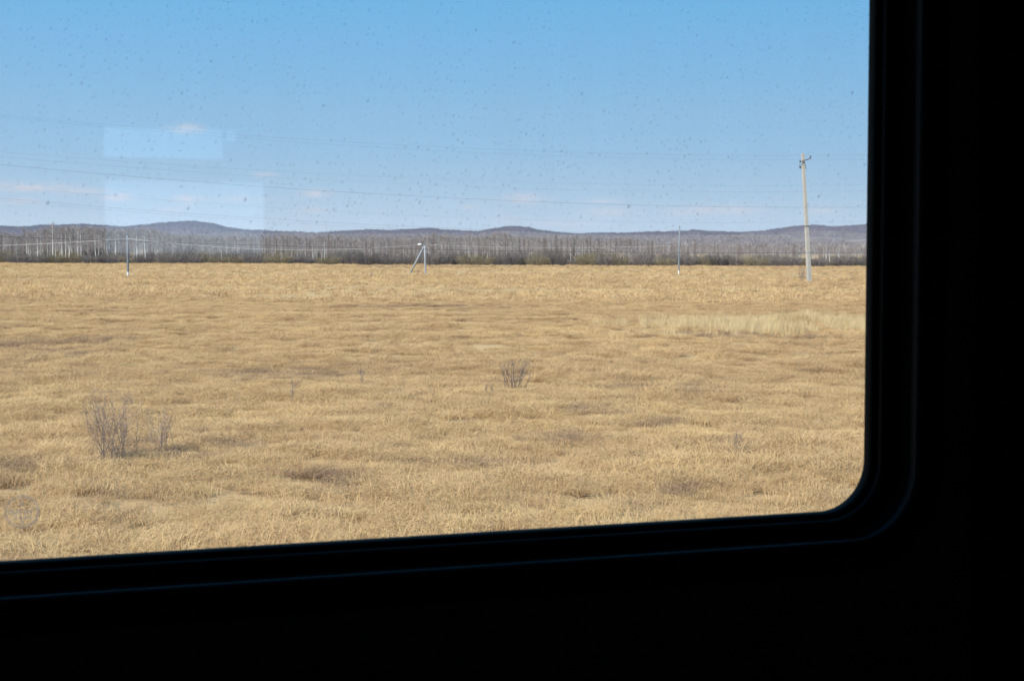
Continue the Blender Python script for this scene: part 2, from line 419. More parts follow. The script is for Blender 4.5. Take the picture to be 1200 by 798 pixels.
for _ in range(1500):
    px = rng.choice((rng.uniform(370, 580), rng.uniform(370, 580), rng.uniform(760, 930), rng.uniform(-50, 1100))); q = ground_at(px, rng.gauss(312.5, .7) if px < 600 else rng.gauss(313, .8))
    wf.append((q, rng.uniform(0, 6.28), 0, rng.uniform(.7, 1.3), rng.randrange(6)))
scatter('reddish_weeds', wf, T_WEED, 'reddish-brown strip of weeds along the edge of the wood', 'weeds')
rp = []
for _ in range(3900):
    px = rng.uniform(690, 1090); t = min(1, (px - 690) / 260) * .8
    py = 384 - (px - 740) * .004 - rng.gauss(0, 4.2)
    if rng.random() > t: continue
    gpnt = ground_at(px, py)
    if noise.noise((gpnt.x * .35, gpnt.y * .35, 2)) < .05 - .3 * t: continue
    rp.append((gpnt, rng.uniform(0, 6.28), 0, rng.uniform(.55, 1.0) * (.75 + .5 * noise.noise((gpnt.x * .8, gpnt.y * .5, 7))), rng.randrange(5)))
scatter('pale_standing_grass', rp, T_REED, 'strip of pale taller standing grass across the field near the frame', 'grass')

# ------------------------------------------------------------------ trees
def birch(rng, H, m_trunk, m_crown, r0, limbs=30, twigs=12, low=.28, wide=1.0, tw=.021):
    tv, tf, v, f = [], [], [], []
    bx, by = rng.uniform(-.25, .25), rng.uniform(-.25, .25)
    def ax(t): return Vector((bx * math.sin(t * 2.4) + .05 * math.sin(t * 9), by * math.sin(t * 2.1), H * t))
    ts = [0, .12, .3, .5, .7, .85, 1]
    tube(tv, tf, [ax(t) - Vector((0, 0, .15 if t == 0 else 0)) for t in ts], [r0 * (1.15 - t * 1.02) for t in ts], 6)
    def tri(p, d, L, wd):
        s = d.cross(Vector((rng.gauss(0, 1), rng.gauss(0, 1), rng.gauss(0, 1)))).normalized() * wd
        b = len(v); v.extend((p - s, p + s, p + d * L)); f.append((b, b + 1, b + 2))
    for i in range(limbs):
        t = low + (1 - low) * ((i + rng.random()) / limbs); a = rng.uniform(0, 2 * PI)
        up = rng.uniform(.7, 1.5)
        d = Vector((math.cos(a), math.sin(a), up)).normalized()
        L = H * rng.uniform(.14, .26) * (1.15 - t * .85) * wide
        p = ax(t); pts = [p]
        for s in range(3):
            p = p + d * (L / 3); pts.append(p); d = (d + Vector((rng.gauss(0, .15), rng.gauss(0, .15), .12))).normalized()
        for s in range(3):
            sd_ = d.cross(Vector((rng.gauss(0, 1), rng.gauss(0, 1), .3))).normalized(); w0, w1 = .03 * (1 - s / 3.5), .03 * (1 - (s + 1) / 3.5)
            b = len(v); v.extend((pts[s] - sd_ * w0, pts[s] + sd_ * w0, pts[s + 1] + sd_ * w1, pts[s + 1] - sd_ * w1)); f.append((b, b + 1, b + 2, b + 3))
        for k in range(twigs):
            u = rng.uniform(.2, 1); j = min(2, int(u * 3)); q = pts[j].lerp(pts[j + 1], u * 3 - j)
            dd = (d + Vector((rng.gauss(0, .6), rng.gauss(0, .6), rng.gauss(.15, .45)))).normalized()
            tri(q, dd, H * rng.uniform(.045, .12), tw * rng.uniform(.6, 1.2))
    for k in range(30): tri(ax(rng.uniform(.8, 1)), Vector((rng.gauss(0, .45), rng.gauss(0, .45), 1)).normalized(), H * rng.uniform(.05, .13), tw * .8)
    return mesh('trunk', tv, tf, m_trunk, True), mesh('crown', v, f, m_crown)
def bush(rng, m, R, H, stems=190, tw=.03):
    v, f = [], []
    for i in range(stems):
        a = rng.uniform(0, 2 * PI); r = R * .6 * math.sqrt(rng.random()); p = Vector((r * math.cos(a), r * math.sin(a) * .7, -.05))
        out_ = rng.uniform(.1, .8); d = Vector((math.cos(a) * out_, math.sin(a) * out_, 1)).normalized(); L = H * rng.uniform(.55, 1.0) * (1.1 - .35 * r / R)
        e = p + d * L
        s = d.cross(Vector((rng.gauss(0, 1), rng.gauss(0, 1), 0))).normalized() * tw
        b = len(v); v.extend((p - s, p + s, e)); f.append((b, b + 1, b + 2))
        for k in range(5):
            q = p.lerp(e, rng.uniform(.3, .95)); dd = (d + Vector((rng.gauss(0, .5), rng.gauss(0, .5), rng.gauss(.1, .35)))).normalized()
            s = dd.cross(Vector((rng.gauss(0, 1), rng.gauss(0, 1), rng.gauss(0, 1)))).normalized() * tw * .7; l = H * rng.uniform(.12, .32)
            b = len(v); v.extend((q - s, q + s, q + dd * l)); f.append((b, b + 1, b + 2))
    return mesh('shrub', v, f, m)
rng = random.Random(5)
TREE_W = [birch(rng, 7, M_BIRCH_W, M_TWIG, .115, 26, 10, .38) for _ in range(4)]
TREE_G = [birch(rng, 7, M_BIRCH_G, M_TWIG, .10, 28, 12, .30) for _ in range(5)]
TREE_D = [birch(rng, 7, M_TRUNK_D, m_, .10, 32, 13, .18, 1.15) for m_ in (M_TWIG_RED, M_TWIG, M_TWIG_RED, M_TWIG)]
def plant(name, proto, base, h, rz, label, cat, group):
    e = empty(name, base, rz); s = h / 7.0; e.scale = (s * rng.uniform(.85, 1.1), s * rng.uniform(.85, 1.1), s)
    obj('trunk', proto[0], e); obj('crown', proto[1], e)
    return tag(e, label, cat, group)
def horizon(px): return 290 + (px - 600) * math.tan(ROLL)
TOPS = [(-200,272),(0,275),(20,276),(35,273),(62,269),(95,269),(125,271),(150,271),(185,273),(200,277),(250,279),(330,279.5),(400,280.5),(480,281),(505,277),(560,280),(580,277),(620,280),(700,281.5),(760,284),(800,286),(900,289),(1000,290),(1200,287)]
def at_base(px, depth):
    p = at(px, 300, depth); return Vector((p.x, p.y, gh(p.x, p.y)))
def height_for(px, top, depth): return max(1.2, at(px, top, depth).z)
# the bright trunks one can pick out, in order from the left
BRIGHT = [(31,274,302,'first'),(44,275,300,'second'),(62,263,300,None),(73,270,296,'fourth'),(77,268,296,'fifth'),(81,267,297,'sixth'),(91,268,297,'seventh'),(95.5,269,296,'eighth'),(112,272,303,'ninth'),(136,272,303,'tenth'),(161,270,302,'eleventh'),(171,268,299,'twelfth')]
for px, top, _, word in BRIGHT:
    D = 226 + rng.uniform(-3, 3)
    lab = 'tallest and whitest birch in the left half of the tree line, third pale trunk' if word is None else 'white-trunked birch, %s pale trunk from the left edge of the tree line' % word
    plant('birch_tree', TREE_W[rng.randrange(4)], at_base(px, D), height_for(px, top, D), rng.uniform(0, 6), lab, 'birch', 'bright white birches at the left of the tree line')
for px, top, lab in ((367.6,281,'lone bright birch trunk at the wood edge, left of the braced post'),(381,278,'slim white birch just right of the lone bright trunk'),
                     (953,285,'white birch just right of the tall concrete pole'),(968,284,'second white birch right of the tall concrete pole'),(973,288,'thin leaning birch beside the second white birch right of the pole'),(982,285,'third white birch right of the tall concrete pole, by the window frame')):
    D = 222; t = plant('birch_tree', TREE_W[rng.randrange(4)], at_base(px, D), height_for(px, top, D), rng.uniform(0, 6), lab, 'birch', 'bright single birches of the wood edge')
    if px == 973: t.rotation_euler.y = .16
ZONES = [(-60,130,70,'slim bare birch crowded among the tall white trunks at the left','trees at the left of the tree line'),
         (130,250,44,'bare grey tree behind the dark post on the left','trees behind the left post'),
         (250,480,76,'slender bare birch in the even wood between the two left posts','trees between the left posts'),
         (480,760,76,'bare grey tree in the wood right of the braced post','trees right of the braced post'),
         (760,1060,34,'low sparse bare tree in the thin scrub at the right','trees in the thin scrub at the right')]
for a, b, n, lab, grp in ZONES:
    for i in range(n):
        px = a + (b - a) * (i + rng.random()) / n; D = rng.uniform(228, 262)
        top = lerp_tab(TOPS, px) + rng.gauss(1.0, 2.2) + 3.5 * noise.noise((px * .03, 0, 4))
        pr = TREE_D[rng.randrange(4)] if rng.random() < (.45 if a > 700 else .35) else TREE_G[rng.randrange(5)]
        plant('bare_tree', pr, at_base(px, D), height_for(px, top, D), rng.uniform(0, 6), lab, 'tree', grp)
def joined(proto):
    t, c = proto; v = [p.co.copy() for p in t.vertices]; f = [tuple(p.vertices) for p in t.polygons]; k = len(v); nf = len(f)
    v += [p.co.copy() for p in c.vertices]; f += [tuple(i + k for i in p.vertices) for p in c.polygons]
    me = mesh('wood_piece', v, f, t.materials[0]); me.materials.append(c.materials[0])
    me.polygons.foreach_set('material_index', [0] * nf + [1] * (len(f) - nf)); return me
WOOD = [joined(p) for p in TREE_G + TREE_D]
sp = []
for i in range(2600):
    px = rng.uniform(-180, 1200); D = 262 + 200 * rng.random() ** 1.5
    if px > 745 and rng.random() < .55: continue
    b = at_base(px, D); h = height_for(px, lerp_tab(TOPS, px) + rng.gauss(1.2, 1.5) + 4 * noise.noise((px * .025, D * .01, 6)), D) 
    sp.append((b, rng.uniform(0, 6), 0, h / 7.0, rng.choice((0,1,2,3,4,5,6,7,8))))
scatter('bare_wood', sp, WOOD, 'depth of the leafless grey wood behind the front trees', 'wood')
# distant woods: many leafless crowns over the plain, the foothills and the ridge
def crown_lump(rng, m, n=110):
    v, f = [], []
    for _ in range(n):
        z = rng.uniform(0, 1); a = rng.uniform(0, 2 * PI); r = .5 * math.sqrt(rng.random()) * (1.1 - z * .6)
        p = Vector((r * math.cos(a), r * math.sin(a), z * .8)); d = Vector((rng.gauss(0, .35), rng.gauss(0, .35), 1)).normalized()
        s = d.cross(Vector((rng.gauss(0, 1), rng.gauss(0, 1), 0))).normalized() * .016
        b = len(v); v.extend((p - s, p + s, p + d * rng.uniform(.15, .34))); f.append((b, b + 1, b + 2))
    return mesh('crown_piece', v, f, m)
L_PALE = [crown_lump(rng, M_FARWOOD) for _ in range(5)]; L_RIDGE = [crown_lump(rng, M_RIDGEWOOD) for _ in range(5)]
pp = []
for i in range(5000):
    px = rng.uniform(-260, 1300); D = rng.uniform(480, 1150)
    if noise.noise((px * .02, D * .006, 4)) < -.1: continue
    pp.append((at_base(px, D), rng.uniform(0, 6), 0, rng.uniform(3.5, 6), rng.randrange(5)))
def on_hill(vv, nc, rows, n, sc, gap, tmin=0.05, seed=0):
    out = []
    for _ in range(n):
        i = rng.uniform(130, nc - 130); i0 = int(i); t = rng.uniform(tmin, .68) * (rows - 1); j0 = int(t)
        fi, fj = i - i0, t - j0
        g = lambda j, i_: Vector(vv[j * nc + i_])
        p = g(j0, i0).lerp(g(j0, i0 + 1), fi).lerp(g(j0 + 1, i0).lerp(g(j0 + 1, i0 + 1), fi), fj)
        if noise.noise((p.x * .0022, p.y * .0035, seed)) < gap: continue
        out.append((p - Vector((0, 0, .3)), rng.uniform(0, 6), 0, rng.uniform(*sc), rng.randrange(5)))
    return out
scatter('plain_wood', pp, L_PALE, 'pale leafless woods on the plain below the hills', 'wood')
scatter('hillside_wood', on_hill(fv, fnc, frows, 9000, (4, 6.5), -.12) + on_hill(lv, lnc, lrows, 16000, (5, 8), -.08, seed=3), L_PALE, 'pale grey leafless woods covering the low hills', 'wood')
scatter('ridge_wood', on_hill(rv, rnc, rrows, 22000, (6, 10), -.6, .1, 6) + on_hill(rv, rnc, rrows, 16000, (5, 14), -.15, .5, 2), L_RIDGE, 'dark mauve leafless woods along the far ridge', 'wood')

# shrubs along the edge of the wood
B_OLIVE = [bush(rng, M_OLIVE, 2.2, 2.4) for _ in range(3)]; B_GREY = [bush(rng, M_BROWNB, 2.0, 2.6) for _ in range(4)]
SHRUB = [(4,292,'olive','at the far left edge of the tree line'),(22,298,'grey','just left of the first tall white birch'),(48,297,'grey','under the tall white birches'),(62,298,'olive','at the foot of the tallest white birch'),(84,294,'olive','tall, under the cluster of white birches'),(108,299,'grey','left of the dark post, low'),(128,299,'grey','just left of the dark post'),
 (170,298,'grey','just right of the dark post'),(196,297,'grey','right of the dark post, second one'),(222,296,'grey','dense and dark, right of the left post'),(243,299,'olive','low, right of the dense dark one'),
 (275,299,'olive','flat and wide, left of the round one'),(296,297,'grey','behind and between the two olive ones'),(327,297,'olive','round and compact, left of the lone bright birch'),(346,299,'grey','just left of the lone bright birch'),(384,299,'olive','right of the lone bright birch, reddish'),(400,297,'grey','left of the dark dense one'),(414,292,'grey','darkest and tallest before the braced post'),(430,295,'grey','beside the darkest one'),(452,298,'grey','left of the braced post'),(476,297,'grey','directly behind the braced post'),
 (508,296,'grey','just right of the braced post'),(524,292,'grey','tall and dark right of the braced post'),(548,297,'olive','broad, right of the tall dark one'),(566,298,'olive','broad, centre of the wood'),(586,294,'grey','tall, centre of the wood'),(606,293,'grey','dark, under the hilltop clearing'),(630,299,'olive','low and pale, left of the round dark one'),(655,293,'grey','round and dark, largest right of the centre'),(688,298,'olive','low, right of the round dark one'),(712,298,'grey','grey, behind the low olive ones'),(728,299,'olive','wide and low, left of the thin post'),(752,299,'grey','left of the thin post'),
 (778,301,'olive','low and olive, left of the thin post foot'),(806,298,'grey','just right of the thin post'),(826,300,'olive','small, right of the thin post'),(842,297,'grey','dark, midway between thin post and tall pole'),(864,299,'grey','second dark one between thin post and tall pole'),(886,300,'olive','olive one between thin post and tall pole'),(906,300,'grey','third dark one, nearer the tall pole'),(928,300,'grey','just left of the tall pole'),(960,302,'grey','under the white birches by the window frame'),(990,300,'grey','right of the white birches by the window frame'),(1012,300,'grey','cut by the right window frame'),
 (-30,297,'olive','beyond the left edge of the view'),(1035,298,'grey','hidden by the right window frame')]
for px, top, k, where in SHRUB:
    D = rng.uniform(212, 219); b = at_base(px, D); h = height_for(px, top - 2.5, D)
    o = obj('leafless_shrub', rng.choice(B_OLIVE if k == 'olive' else B_GREY), None, b); s = h / 2.6
    o.scale = (rng.uniform(.9, 1.25), rng.uniform(.8, 1.1), s); o.rotation_euler.z = rng.uniform(-.4, .4)
    tag(o, '%s leafless shrub at the wood edge, %s' % ('olive' if k == 'olive' else 'grey-brown', where), 'shrub', 'shrubs along the wood edge')
bp = []
for _ in range(900):
    px = rng.uniform(-120, 1140); D = rng.uniform(221, 300); q = noise.noise((px * .035, D * .03, 12)); t = rng.random()
    if q < -.05 and t < .8: continue
    bp.append((at_base(px, D), rng.uniform(-.5, .5), 0, rng.uniform(.35, .95) * (1 + .6 * q) * (.85 if px > 760 else 1), rng.choice((0, 3, 4, 5, 6, 1, 3, 4))))
for i in range(300):
    px = -120 + 1260 * (i + rng.random()) / 300; D = rng.uniform(216, 226)
    bp.append((at_base(px, D), rng.uniform(-.5, .5), 0, rng.uniform(.22, .62), rng.choice((0, 3, 4, 5, 6, 2))))
scatter('undergrowth', bp, B_OLIVE + B_GREY, 'tangled brown undergrowth between the trunks of the wood', 'undergrowth')

# ------------------------------------------------------------------ poles
def pole_base(px, py): return ground_at(px, py)
def post_mesh(top, r0, r1, m, n=8, square=False):
    v, f = [], []
    tube(v, f, [(0, 0, -.4), (0, 0, 0), top * .5, top], [r0, r0, (r0 + r1) / 2, r1], 4 if square else n)
    return mesh('shaft', v, f, m, not square)
b = pole_base(948.5, 331); D = (b - EYEV).dot(CM.to_3x3() @ Vector((0, 0, -1)))
top = at(940.8, 180, D) - b
p = empty('power_pole', b); tag(p, 'tall leaning concrete power pole with a short crossarm near the window frame', 'power pole')
obj('shaft', post_mesh(top, .235, .15, M_CONC, 4, True), p)
v, f = [], []; ca = at(936.2, 190.2, D) - b; cb = at(948.3, 186.2, D) - b; ca.y -= .22; cb.y -= .22
tube(v, f, [ca, cb], [.05, .05], 6); arm = obj('crossarm', mesh('crossarm', v, f, M_STEEL), p)
v, f = [], []; tube(v, f, [cb, cb + Vector((0, 0, .08)), cb + Vector((0, 0, .14)), cb + Vector((0, 0, .26))], [.03, .07, .09, .05], 8); obj('insulator', mesh('insulator', v, f, M_STEEL), arm)
v, f = [], []; tube(v, f, [ca, ca + Vector((.0, 0, .05)), ca + Vector((0, 0, .16))], [.05, .08, .05], 8); obj('insulator', mesh('insulator', v, f, M_STEEL), arm)
v, f = [], []; q = at(937.2, 194, D) - b; q2 = at(938.2, 197.8, D) - b; tube(v, f, [ca, q], [.018, .018], 5); tube(v, f, [q, q.lerp(q2, .4), q2], [.05, .1, .07], 7); obj('hanging_insulator', mesh('hanging_insulator', v, f, M_STEEL), p)
v, f = [], []; s0 = at(941.6, 190, D) - b; s1 = at(943.5, 199, D) - b; s0.y -= .2; s1.y -= .2; tube(v, f, [s0, s1], [.03, .03], 5); obj('brace', mesh('brace', v, f, M_STEEL), p)
v, f = [], []; cl = top * .435; tube(v, f, [cl - top.normalized() * .05, cl + top.normalized() * .05], [.225, .225], 4); obj('clamp_band', mesh('clamp_band', v, f, M_STEEL), p)

def small_pole(name, px, base_y, tpx, top_y, m, r, lab, cap=True):
    b = pole_base(px, base_y); D = (b - EYEV).dot(CM.to_3x3() @ Vector((0, 0, -1))); top = at(tpx, top_y, D) - b
    p = empty(name, b); tag(p, lab, 'post', 'posts of the low line across the field')
    obj('shaft', post_mesh(top, r, r * .85, m), p)
    v, f = [], []; tube(v, f, [top + Vector((0, 0, -.04)), top + Vector((0, 0, .05)), top + Vector((0, 0, .16)), top + Vector((0, 0, .2))], [r * .4, r * .55, r * .55, r * .3], 8)
    obj('insulator', mesh('insulator', v, f, M_STEEL), p)
    return p, b, D
pA, bA, DA = small_pole('line_post', 150, 324, 149.3, 276, M_POST, .105, 'dark slim post with white foot standing in the field at the left')
pC, bC, DC = small_pole('line_post', 795.3, 322, 796.5, 267, M_POSTL, .095, 'thin grey post with white foot in the field left of the tall pole')
pB, bB, DB = small_pole('braced_post', 498.8, 321.5, 497.6, 288, M_POSTP, .105, 'short grey post propped by a slanting brace in the middle of the field')
v, f = [], []; s0 = at(479.2, 323, DB) - bB; s0.z = gh(bB.x + s0.x, bB.y + s0.y) - bB.z - .2; s1 = at(496.6, 289, DB) - bB
tube(v, f, [s0, s1], [.10, .085], 7); obj('slanting_brace', mesh('slanting_brace', v, f, M_POSTP, True), pB)
v, f = [], []; q = at(492.3, 286.6, DB) - bB
tube(v, f, [q + Vector((-.25, 0, 0)), q + Vector((-.12, 0, 0)), q + Vector((.1, 0, 0)), q + Vector((.16, 0, 0))], [.05, .11, .11, .05], 8); obj('white_insulator', mesh('white_insulator', v, f, M_CERAMIC, True), pB)
v, f = [], []; tube(v, f, [q + Vector((.16, 0, 0)), at(497.6, 289, DB) - bB], [.025, .025], 5); obj('insulator_rod', mesh('insulator_rod', v, f, M_STEEL), pB)

# ------------------------------------------------------------------ wires
def wire(name, pts, r, m, lab, grp, n=5):
    v, f = [], []; tube(v, f, pts, [r] * len(pts), n)
    return tag(obj(name, mesh(name, v, f, m, True)), lab, 'wire', grp)
def on_plane(px, py, Y):
    r = ray(px, py); return EYEV + r * ((Y - EYEV.y) / r.y)
WIRES = [([(300,159.5),(500,171.8),(760,180.6),(1010,182)],22,'topmost thin dark wire across the blue sky'),
         ([(307,163.5),(500,177.4),(760,185),(1010,187)],22.4,'second dark wire from the top across the sky'),
         ([(200,193),(500,209.8),(760,216.4),(1010,216.8)],22,'third dark wire from the top, faint, across the middle sky'),
         ([(200,199.5),(500,217.6),(760,223.6),(1010,224)],22.4,'fourth dark wire from the top, just under the faint third'),
         ([(0,193.4),(250,214),(500,231),(760,241),(1010,242.8)],20,'fifth dark wire from the top, the most distinct, over the clouds'),
         ([(60,222.5),(250,240.6),(500,253.4),(760,259.4),(1010,260)],22,'sixth dark wire from the top, close above the hills at the right'),
         ([(0,231),(110,241.6),(250,254.6),(500,266.5),(760,272),(1010,273.6)],20,'seventh dark wire, dipping to the hills in the middle'),
         ([(100,242.4),(250,257.2),(430,267.8),(700,274.4),(1010,276.6)],20.5,'eighth dark wire, close below the seventh'),
         ([(0,277),(150,282.4),(250,286.8),(500,292.4),(760,295.4),(1010,296.2)],20,'lowest dark wire, running in front of the tree line')]
RAD = [.0009,.0008,.0007,.0007,.0013,.0007,.0010,.0007,.0030]
for (pl, Y, lab), r in zip(WIRES, RAD):
    P = [on_plane(px, py, Y) for px, py in pl]
    # one sagging parabola z = a + b x + c x^2 through the sighted points (least squares)
    Sx = [sum(q.x ** k for q in P) for k in range(5)]; Tz = [sum(q.z * q.x ** k for q in P) for k in range(3)]
    A = Matrix(((Sx[0], Sx[1], Sx[2]), (Sx[1], Sx[2], Sx[3]), (Sx[2], Sx[3], Sx[4]))); a_, b_, c_ = A.inverted() @ Vector(Tz)
    X = [-18 + i * .75 for i in range(65)]
    wire('overhead_wire', [(x, Y, a_ + b_ * x + c_ * x * x) for x in X], r, M_WIRE, lab, 'dark wires strung along the railway')
def span(a, b, sag, n=16):
    return [a.lerp(b, t / n) - Vector((0, 0, sag * 4 * (t / n) * (1 - t / n))) for t in range(n + 1)]
tA = at(149.3, 279.6, DA) + Vector((0, -.14, 0)); tB = at(491, 286.7, DB)
wire('line_wire', span(tA, tB, 0.82), .0105, M_WIREW, 'bright pale wire sagging between the dark post and the braced post', 'pale wires of the low line')
tL = at(-330, 281, DA)
wire('line_wire', span(tL, tA, .75), .0100, M_WIREW, 'bright pale wire running left from the dark post', 'pale wires of the low line')
tC = at(797, 287.5, DC) + Vector((0, -.13, 0)); 
wire('line_wire', span(at(503, 287, DB), tC, .3), .006, M_WIREW, 'faint pale wire running right from the braced post', 'pale wires of the low line')

# ------------------------------------------------------------------ shrubs and stalks of the field
def twiggy(rng, H, Wd, n, m, r=.006, tw=9):
    v, f = [], []
    for i in range(n):
        a = rng.uniform(0, 2 * PI); o_ = rng.uniform(.15, 1) ** .8 * Wd; h = H * rng.uniform(.7, 1)
        p0 = Vector((rng.gauss(0, .03 + Wd * .22), rng.gauss(0, .03 + Wd * .22), -.05)); p2 = Vector((o_ * math.cos(a), o_ * math.sin(a), h)); p1 = p0.lerp(p2, .5) * 1; p1 += Vector((rng.gauss(0, .12) * Wd, rng.gauss(0, .12) * Wd, 0))
        tube(v, f, [p0, p1, p2], [r, r * .7, r * .25], 4)
        for k in range(tw):
            u = rng.uniform(.35, 1); q = p0.lerp(p1, u * 2) if u < .5 else p1.lerp(p2, u * 2 - 1)
            d = Vector((rng.gauss(0, .7), rng.gauss(0, .7), rng.uniform(.2, 1))).normalized(); l = H * rng.uniform(.08, .22)
            tube(v, f, [q, q + d * l], [r * .45, r * .15], 3, False)
    return mesh('stems', v, f, m)
rng = random.Random(3)
for px, base, top, wpx, n, lab in ((605,458,418,22,18,'small twiggy dark shrub alone in the middle of the field'),
      (130,541,464,40,34,'wide bare shrub among the grass at the lower left'),
      (190,532,478,20,14,'thin bare shrub just right of the wide bare shrub'),
      (940,332,313,7,13,'little reddish brush at the foot of the tall concrete pole'),
      (435,326,318,3,6,'tiny dark bush in the far grass left of the braced post'),
      (489,322,316,3,6,'tiny dark bush at the foot of the braced post'),
      (425,452,430,6,4,'short dry stalks in the field left of the small dark shrub'),
      (345,470,440,8,3,'dry stalks in the grass between the wide shrub and the small dark shrub'),
      (575,462,446,6,4,'dry stalks left of the foot of the small dark shrub'),
      (863,532,498,8,3,'dry dark stalks in the grass at the lower right')):
    b = ground_at(px, base); d = (b - EYEV).length; H = (base - top) / F_PX * d; wd = wpx / F_PX * d
    e = empty('field_shrub', b); tag(e, lab, 'shrub', 'bare shrubs and stalks in the field')
    obj('stems', twiggy(rng, H, wd, n, M_SHRUB, r=(.0042 if d < 24 else .0065) if d < 60 else .011, tw=16), e)

# ------------------------------------------------------------------ the carriage
car = empty('train_carriage', (0, 0, EYE)); car.rotation_euler.x = CANT
EC = Matrix.Rotation(CANT, 3, 'X')
tag(car, 'dark train carriage interior around the large rounded window', 'train carriage')
EYL = EC.transposed() @ (EYEV - Vector((0, 0, EYE)))          # the eye in the carriage's own axes
SHZ = EYL.z
def pane_hit(px, py, Y=0.0):
    d = EC.transposed() @ ray(px, py); return EYL + d * ((Y - EYL.y) / d.y)
XR = pane_hit(1017, 250).x; ZB = pane_hit(450, 630.8).z; XL = -.62; ZT = ZB + .78; RC = .036
def rr(off, y, n=14, r=RC):
    pts = []
    for cx_, cz, a0 in ((XR - r, ZT - r, 0), (XL + r, ZT - r, PI / 2), (XL + r, ZB + r, PI), (XR - r, ZB + r, 1.5 * PI)):
        for i in range(n + 1):
            a = a0 + PI / 2 * i / n; pts.append(Vector((cx_ + (r + off) * math.cos(a), y, cz + (r + off) * math.sin(a))))
    return pts
def loft(name, prof, m, parent, smooth=True):
    v, f = [], []
    for off, y in prof: v += rr(off, y)
    k = len(rr(0, 0))
    for j in range(len(prof) - 1):
        for i in range(k): f.append((j * k + i, j * k + (i + 1) % k, (j + 1) * k + (i + 1) % k, (j + 1) * k + i))
    return obj(name, mesh(name, v, f, m, smooth), parent)
def arc(cx_, cy_, r, a0, a1, n=7):
    return [(cx_ + r * math.cos(a0 + (a1 - a0) * i / n), cy_ + r * math.sin(a0 + (a1 - a0) * i / n)) for i in range(n + 1)]
# (offset outward from the clear opening, depth: negative is towards the eye)
loft('window_gasket', [(.0100, .0115), (.0020, .0030), (-.0004, .0008), (-.0004, -.004)] + arc(.0022, -.006, .0026, PI, PI * 1.5) + [(.0040, -.0092), (.0048, -.0085)], M_RUBBER, car)
loft('window_bead', [(.0042, -.006)] + arc(.0056, -.0135, .0022, PI, PI * 1.9, 9) + [(.0085, -.0135), (.0135, -.0130)], M_FRAME, car)
loft('window_frame', [(.0130, -.0120), (.0140, -.020), (.0150, -.034)], M_MATTE, car)
loft('frame_rim', [(.0150, -.033)] + arc(.0150, -.0440, .0040, PI * .85, PI * 1.75, 10) + [(.0200, -.0455), (.0330, -.0450)], M_FRAME, car)
# inner wall around the window
WP = -.0448
v, f = [], []
inner = rr(.0325, WP); mid_ = rr(.0325, .0115); k = len(inner)
X0, X1, Z0, Z1 = -.98, 1.02, -1.55, 1.2
def outer(pt, y):
    cx_, cz = (XL + XR) / 2, (ZB + ZT) / 2; dx, dz = pt.x - cx_, pt.z - cz
    s = min(((X1 - cx_) if dx > 0 else (X0 - cx_)) / dx if abs(dx) > 1e-6 else 1e9, ((Z1 - cz) if dz > 0 else (Z0 - cz)) / dz if abs(dz) > 1e-6 else 1e9)
    return Vector((cx_ + dx * s, y, cz + dz * s))
v += inner + [outer(q, WP) for q in inner] + mid_
for i in range(k):
    j = (i + 1) % k; f.append((i, j, k + j, k + i)); f.append((2 * k + i, 2 * k + j, j, i))
obj('wall_panel', mesh('wall_panel', v, f, M_PANEL), car)
sx_ = pane_hit(1146, 300, WP).x
v, f = [], []; box(v, f, sx_, sx_ + .035, WP - .0065, WP, Z0, Z1); obj('panel_trim', mesh('panel_trim', v, f, M_FRAME), car)
v, f = [], []; box(v, f, sx_ + .035, X1 - .002, WP - .0035, WP - .0002, Z0, Z1); obj('wall_panel', mesh('wall_panel', v, f, M_PANEL), car)
# outer skin of the near side (a ring), floor, ceiling, end walls and the far side with its corridor window
v, f = [], []
ri = rr(.0085, .0125); ro = [outer(q, .0125) for q in ri]; r2 = rr(.075, .07); r3 = [outer(q, .07) for q in r2]
v += ri + ro + r2 + r3
for i in range(k):
    j = (i + 1) % k
    f += [(i, j, k + j, k + i), (2 * k + i, 3 * k + i, 3 * k + j, 2 * k + j), (i, 2 * k + i, 2 * k + j, j)]
obj('outer_skin', mesh('outer_skin', v, f, M_LINER), car)
WID = 2.72
def shell(name, *b):
    v, f = [], []; box(v, f, *b); return obj(name, mesh(name, v, f, M_LINER), car)
shell('floor_board', X0, X1, -WID, .07, Z0 - .08, Z0)
shell('ceiling_panel', X0, X1, -WID, .07, Z1, Z1 + .08)
shell('end_wall', X0 - .06, X0, -WID - .06, .07, Z0 - .08, Z1 + .08)
shell('end_wall', X1, X1 + .06, -WID - .06, .07, Z0 - .08, Z1 + .08)
# far side: two panes of the window opposite, seen only as pale reflections in the glass
def mir(px, py): q = pane_hit(px, py, WID); return q.x, q.z
xa, zt1 = mir(121, 146); xb, zb1 = mir(262, 187); xc, zt2 = mir(310, 213); _, zb2 = mir(310, 297); xd, _ = mir(266, 170); xe, _ = mir(278, 170); _, zm1 = mir(270, 149); _, zm2 = mir(270, 166)
v, f = [], []
def wbox(x0, x1, z0, z1): box(v, f, x0, x1, -WID - .05, -WID, z0, z1)
wbox(X0, xa, Z0, Z1); wbox(xc, X1, Z0, Z1); wbox(xa, xc, zt1, Z1); wbox(xa, xc, Z0, zb2); wbox(xa, xc, zt2, zb1); wbox(xe, xc, zb1, zt1); wbox(xb, xd, zb1, zt1)
wbox(xd, xe, zm1, zt1); wbox(xd, xe, zb1, zm2)
obj('far_side_wall', mesh('far_side_wall', v, f, M_LINER), car)

